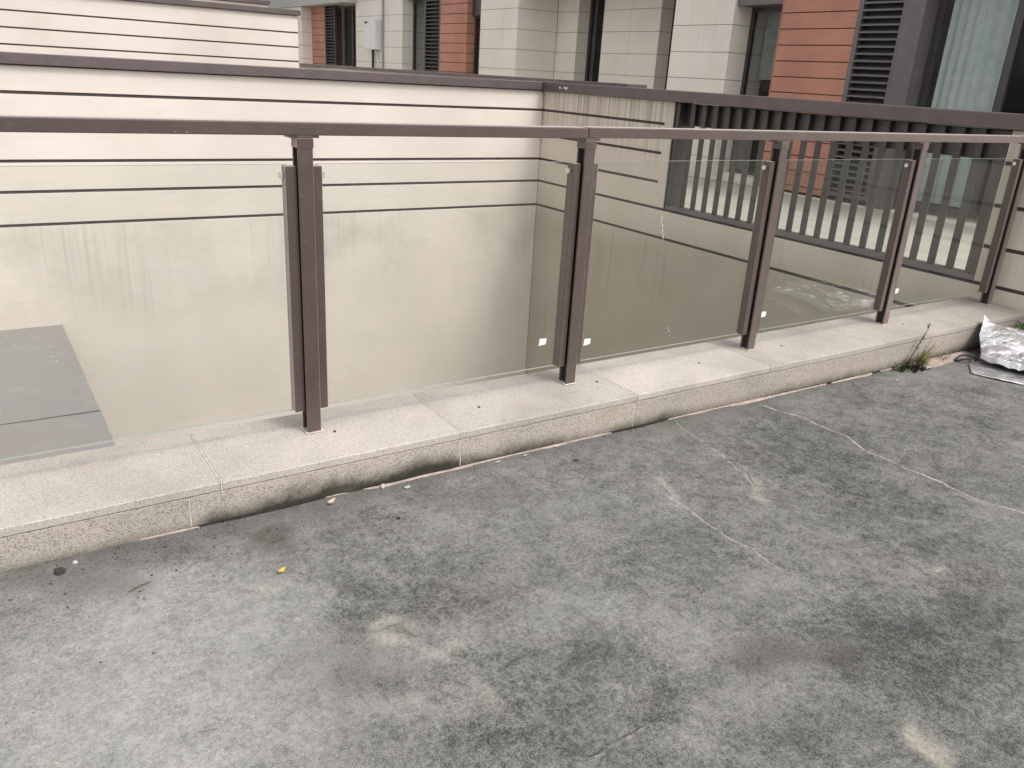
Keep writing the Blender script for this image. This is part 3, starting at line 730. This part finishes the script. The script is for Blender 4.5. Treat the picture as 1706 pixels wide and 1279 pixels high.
# ------------------------------------------------------------------ foil sheet, weeds, litter
def fz(x): return float(floor_z(np.array(float(x))))
def foil_mat():
    t = NT('silver_foil')
    n = t.noise(9, 4, .6, dist=.6); n2 = t.noise(34, 3, .6)
    b = t.bump(t.math('ADD', n, t.math('MULTIPLY', n2, .4)), .55, .02)
    c = t.mix(t.ss(n2, .4, .7, 0, .35), (.80, .785, .80), (.58, .565, .57))
    return t.done(t.bsdf(c, t.ss(n, .3, .7, .22, .42), .85, .5, b))
FOIL = foil_mat()
foil = thing('foil_sheet', (4.3, -.8, fz(4.3)), 'crumpled silver foil sheet dumped in the corner by the kerb', 'foil sheet')
def sheet(ctrl, nu, nv, amp, seed, name, thick=.004):
    ctrl = np.array(ctrl, float)                      # [v][u][3]
    nvC, nuC = ctrl.shape[:2]
    us = np.linspace(0, nuC - 1, nu); vs_ = np.linspace(0, nvC - 1, nv)
    P = np.zeros((nv, nu, 3))
    for j, v in enumerate(vs_):
        j0 = min(int(v), nvC - 2); fv = v - j0
        for i, u in enumerate(us):
            i0 = min(int(u), nuC - 2); fu = u - i0
            P[j, i] = (ctrl[j0, i0] * (1 - fu) + ctrl[j0, i0 + 1] * fu) * (1 - fv) + (ctrl[j0 + 1, i0] * (1 - fu) + ctrl[j0 + 1, i0 + 1] * fu) * fv
    X, Y = P[..., 0] + 20, P[..., 1] + 20
    rid = np.abs(vnoise(X, Y, 4.5, seed, 3) - .5) * 2; rid2 = np.abs(vnoise(X + 4, Y, 11, seed + 3, 2) - .5) * 2
    rid3 = np.abs(vnoise(X + 9, Y + 2, 23, seed + 5, 2) - .5) * 2
    P[..., 2] += amp * (np.sqrt(rid) - .45) + amp * .6 * (np.sqrt(rid2) - .45) + amp * .16 * (rid3 - .4)
    P[..., 0] += amp * .8 * (vnoise(X, Y, 6, seed + 9, 2) - .5); P[..., 1] += amp * .8 * (vnoise(X, Y, 6, seed + 19, 2) - .5)
    P[..., 2] = np.maximum(P[..., 2], floor_z(P[..., 0]) + .004)
    idx = np.arange(nu * nv).reshape(nv, nu)
    f = np.stack([idx[:-1, :-1], idx[:-1, 1:], idx[1:, 1:], idx[1:, :-1]], -1).reshape(-1, 4)
    mb = MB(); mb.v = [tuple(q) for q in P.reshape(-1, 3)]; mb.f = [tuple(q) for q in f]
    o = mb.build(name, FOIL, foil, smooth=True)
    so = o.modifiers.new('thickness', 'SOLIDIFY'); so.thickness = thick; so.offset = 1
    return o
sheet([[(3.90, -.44, -.17), (3.755, -.53, -.17), (3.79, -.68, -.17), (3.86, -.80, -.17), (3.98, -1.15, -.17)],
       [(4.02, -.40, -.165), (3.98, -.48, -.165), (4.0, -.66, -.165), (4.05, -.82, -.165), (4.15, -1.15, -.165)]], 60, 24, .012, 5, 'under_sheet', .003)
sheet([[(3.965, -.455, -.135), (3.955, -.56, -.128), (3.985, -.70, -.132), (4.05, -.92, -.13), (4.15, -1.25, -.14)],
       [(3.975, -.45, -.11), (3.965, -.55, -.098), (3.995, -.69, -.102), (4.06, -.90, -.10), (4.17, -1.24, -.12)],
       [(4.06, -.40, -.095), (4.09, -.53, -.075), (4.14, -.68, -.085), (4.2, -.9, -.08), (4.3, -1.22, -.11)],
       [(4.14, -.33, -.05), (4.19, -.47, -.035), (4.25, -.64, -.045), (4.32, -.88, -.05), (4.4, -1.2, -.1)],
       [(4.25, -.285, .055), (4.32, -.36, .005), (4.40, -.56, -.025), (4.47, -.82, -.03), (4.52, -1.2, -.09)],
       [(4.36, -.30, -.02), (4.46, -.36, -.05), (4.53, -.55, -.06), (4.6, -.82, -.07), (4.66, -1.2, -.12)],
       [(4.42, -.30, -.12), (4.58, -.35, -.10), (4.66, -.54, -.10), (4.74, -.82, -.11), (4.78, -1.2, -.15)]], 100, 120, .030, 21, 'upper_sheet')
loop = []
for k in range(15):
    th = math.pi * 2 * k / 14
    loop.append((3.965 + .075 * math.cos(th + .6), -.385 + .035 * math.sin(th), fz(3.95) + .02 + .012 * math.sin(th * 2)))
MB().tube(loop, .007, .007, 6).build('rolled_edge', PIPE, foil, smooth=True)

def leaf_mat(name, c1, c2):
    t = NT(name); c = t.mix(t.noise(60, 3), c1, c2)
    return t.done(t.bsdf(c, .6, 0, .3))
LEAF = leaf_mat('weed_leaf', (.055, .075, .03), (.10, .115, .05))
GRASSM = leaf_mat('grass_blade', (.13, .16, .04), (.22, .22, .07))
DRY = leaf_mat('dry_stalk', (.07, .055, .035), (.13, .10, .07))
LUSH = leaf_mat('lush_leaf', (.03, .075, .015), (.07, .14, .03))
def blade(mb, base, tip, w, sag=.0, n=4):
    base, tip = Vector(base), Vector(tip); d = tip - base
    sd = d.cross(Vector((.3, -.8, .4))).normalized() * w
    nrm = d.cross(sd).normalized()
    pts = []
    for i in range(n + 1):
        t = i / n; p = base + d * t - Vector((0, 0, sag * t * t)) + nrm * (.15 * d.length * math.sin(t * 2.2))
        ww = (math.sin(min(1, t * 1.25 + .12) * math.pi) ** .7 if t < 1 else 0) * .5 + .02
        pts += [p - sd * ww, p + nrm * w * .18, p + sd * ww]
    fs = []
    for i in range(n):
        a = 3 * i
        fs += [(a, a + 1, a + 4, a + 3), (a + 1, a + 2, a + 5, a + 4)]
    mb.poly([tuple(p) for p in pts], fs)
# tall seeding weed
z0 = fz(3.45)
weed = thing('weed', (3.47, -.30, z0), 'tall dry weed stalk with seed head growing at the foot of the kerb', 'weed')
st = [(3.47, -.295, z0), (3.50, -.30, z0 + .06), (3.545, -.30, z0 + .13), (3.575, -.305, z0 + .185), (3.60, -.305, z0 + .225)]
MB().tube(st, .0052, .0024, 6).build('stem', DRY, weed, smooth=True)
m = MB()
for k in range(30):
    t = .2 + .6 * k / 30; i = int(t * 4); q = Vector(st[i]).lerp(Vector(st[i + 1]), t * 4 - i)
    e = q + Vector((random.uniform(-.02, .02), random.uniform(-.015, .01), random.uniform(.002, .018))); blade(m, q, e, .007, 0, 3)
m.build('stem_leaves', DRY, weed)
m = MB(); q = Vector(st[-1])
for k in range(14):
    e = q + Vector((random.uniform(-.010, .014), random.uniform(-.008, .008), random.uniform(.012, .036))); blade(m, q + Vector((0, 0, random.uniform(-.008, .012))), e, .007, 0, 3)
m.build('seed_head', DRY, weed)
m = MB()
for k in range(30):
    a = random.uniform(0, 6.28); r = random.uniform(.035, .10)
    b = Vector((3.445 + random.uniform(-.05, .03), -.305 + random.uniform(-.03, .01), z0 + .004))
    blade(m, b, b + Vector((math.cos(a) * r, -abs(math.sin(a)) * r * .6, random.uniform(.02, .075))), .021, .012)
m.build('rosette', LEAF, weed)
# grass tuft
z1 = fz(3.62)
gr = thing('grass_tuft', (3.6, -.30, z1), 'small yellow green grass tuft right of the tall weed', 'grass')
m = MB()
for k in range(44):
    b = Vector((3.60 + random.uniform(-.03, .05), -.30 + random.uniform(-.03, .012), z1))
    blade(m, b, b + Vector((random.uniform(-.05, .12), random.uniform(-.05, .012), random.uniform(.03, .13))), .009, random.uniform(0, .02))
blade(m, (3.63, -.30, z1), (3.72, -.295, z1 + .125), .014)
m.build('blade', GRASSM, gr)
m = MB()
for k in range(10):
    b = Vector((3.86 + random.uniform(-.05, .05), -.29 + random.uniform(-.02, .01), z1 - .004))
    blade(m, b, b + Vector((random.uniform(-.03, .03), random.uniform(-.04, 0), random.uniform(.015, .04))), .012)
m.build('side_shoot', GRASSM, gr)
# dark withered clump
dk = MB()
for k in range(130):
    b = Vector((3.50 + max(-.07, min(.07, random.gauss(0, .036))), -.345 + max(-.035, min(.035, random.gauss(0, .02))), z1 + .001))
    blade(dk, b, b + Vector((random.uniform(-.035, .035), random.uniform(-.03, .02), random.uniform(.012, .055))), .010, .005, 3)
tag(dk.build('withered_clump', leaf_mat('withered', (.016, .012, .01), (.04, .03, .02)), org=(3.5, -.345, z1)), 'dark withered plant clump lying between weed and pink mortar', 'dead plant')
# lush plant in the far corner
pl = thing('leafy_plant', (4.72, -.36, fz(4.72)), 'green leafy plant behind the foil against the side wall', 'plant')
m = MB()
for k in range(46):
    a = random.uniform(0, 6.28); r = random.uniform(.03, .10)
    b = Vector((4.74 + random.uniform(-.05, .05), -.36 + random.uniform(-.08, .04), fz(4.7) + random.uniform(.0, .12)))
    blade(m, b, b + Vector((math.cos(a) * r, math.sin(a) * r * .8, random.uniform(.0, .06))), .028, .02)
m.build('foliage', LUSH, pl)
m = MB()
for k in range(4):
    m.tube([(4.74, -.36, fz(4.7)), (4.74 + random.uniform(-.05, .05), -.36 + random.uniform(-.06, .03), fz(4.7) + .13)], .003, .002, 5)
m.build('stem', LEAF, pl)

def lump(name, px, py, r, mat, label, cat, flat=.6, seed=1, group=None, n=9):
    rr = random.Random(seed); bm = bmesh.new(); bmesh.ops.create_icosphere(bm, subdivisions=2, radius=r)
    for v in bm.verts:
        v.co *= rr.uniform(.75, 1.2); v.co.z *= flat
    me = bpy.data.meshes.new(name); bm.to_mesh(me); bm.free(); me.materials.append(mat)
    o = bpy.data.objects.new(name, me); COL.objects.link(o); o.location = (px, py, fz(px) + r * flat * .75)
    return tag(o, label, cat, group)
def scrap(name, px, py, r, mat, label, cat, curl=.4, seed=1, asp=.6, rot=0.0):
    rr = random.Random(seed); pts = []; fs = []
    nu, nv = 5, 4
    for j in range(nv):
        for i in range(nu):
            u, v = i / (nu - 1) * 2 - 1, j / (nv - 1) * 2 - 1
            w = asp * math.sqrt(max(.04, 1 - u * u * .95))
            x, y = u * r, v * r * w
            zz = r * curl * (u * u * .6 + v * v * .8) + rr.uniform(0, .08) * r
            pts.append((px + x * math.cos(rot) - y * math.sin(rot), py + x * math.sin(rot) + y * math.cos(rot), fz(px) + .003 + zz))
    for j in range(nv - 1):
        for i in range(nu - 1):
            a = j * nu + i; fs.append((a, a + 1, a + nu + 1, a + nu))
    o = MB().poly(pts, fs).build(name, mat, None, org=(px, py, fz(px)), smooth=True)
    so = o.modifiers.new('thickness', 'SOLIDIFY'); so.thickness = .0008
    return tag(o, label, cat)
YEL = leaf_mat('yellow_leaf', (.50, .36, .05), (.62, .46, .09)); TAN = leaf_mat('tan_leaf', (.45, .36, .22), (.55, .47, .33))
SOILM = simple('dark_clod', (.05, .04, .033), .95, var=.4, sc=80, bump=.6); CHIPM = simple('white_chip', (.42, .40, .37), .7)
scrap('leaf', -.328, -.647, .013, YEL, 'small bright yellow leaf lying on the open concrete', 'leaf', .6, 2, .55, .5)
scrap('leaf', -.045, -.325, .016, TAN, 'curled tan leaf lying close under the kerb', 'leaf', .8, 3, .5, .4)
scrap('paper_scrap', .243, -.335, .013, CHIPM, 'pale paper scrap flat on the floor near the kerb', 'paper scrap', .2, 4, .7, .2)
lump('soil_clod', -.889, -.352, .016, SOILM, 'dark soil clod on the floor beside the kerb at left', 'soil clod', .6, 5)
lump('stone', -.845, -.318, .008, CHIPM, 'small grey stone just behind the dark soil clod', 'stone', .6, 6)
lump('paper_ball', .165, -.292, .012, CHIPM, 'tiny crumpled white paper ball tucked against the kerb foot', 'paper ball', .8, 7)
lump('soil_clod', .118, -.52, .007, SOILM, 'tiny black crumb alone on the floor right of the yellow leaf', 'soil clod', .7, 8)
scrap('leaf', .95, -.43, .014, SOILM, 'dark dry leaf sliver on the floor in front of the kerb middle', 'leaf', .3, 9, .3, -.6)
scrap('plaster_chip', .79, -.300, .012, CHIPM, 'larger white plaster chip on the mortar line at the kerb foot', 'chip', .1, 10, .4, .15)
scrap('plaster_chip', .66, -.303, .014, CHIPM, 'thin long plaster chip left of the larger white chip', 'chip', .1, 11, .25, .12)
lump('pebble', 3.197, -.414, .009, CHIPM, 'pale pebble on the floor just left of the weeds', 'pebble', .7, 12)
tw = MB().tube([(-.735, -.545, fz(-.7) + .004), (-.70, -.53, fz(-.7) + .006), (-.672, -.522, fz(-.7) + .004)], .0022, .0012, 5).build('twig', DRY, None, org=(-.7, -.53, fz(-.7)))
tag(tw, 'short brown twig on the pale concrete at lower left', 'twig')
# loose grit
m = MB(); rr = random.Random(5)
for k in range(420):
    if k < 210: x = rr.uniform(-1.1, .2); y = YF - abs(rr.gauss(0, .18)) - .01
    elif k < 300: x = rr.uniform(-.6, 4); y = YF - abs(rr.gauss(0, .03)) - .006
    else: x = rr.uniform(-1.1, 3.5); y = rr.uniform(-2.2, -.35)
    r = rr.choice((.0012, .0015, .002, .0025, .0035)) * (1 if k < 300 else .9); z = fz(x) + .001
    a = rr.uniform(0, 6.28); ex = rr.uniform(.7, 1.8)
    pts = [(x + r * ex * math.cos(a + t) , y + r * math.sin(a + t) * .8, z) for t in (0, 2.1, 4.2)] + [(x, y, z + r * 1.1 + .001)]
    m.poly(pts, [(0, 2, 1), (0, 1, 3), (1, 2, 3), (2, 0, 3)])
tag(m.build('loose_grit', SOILM), kind='stuff')
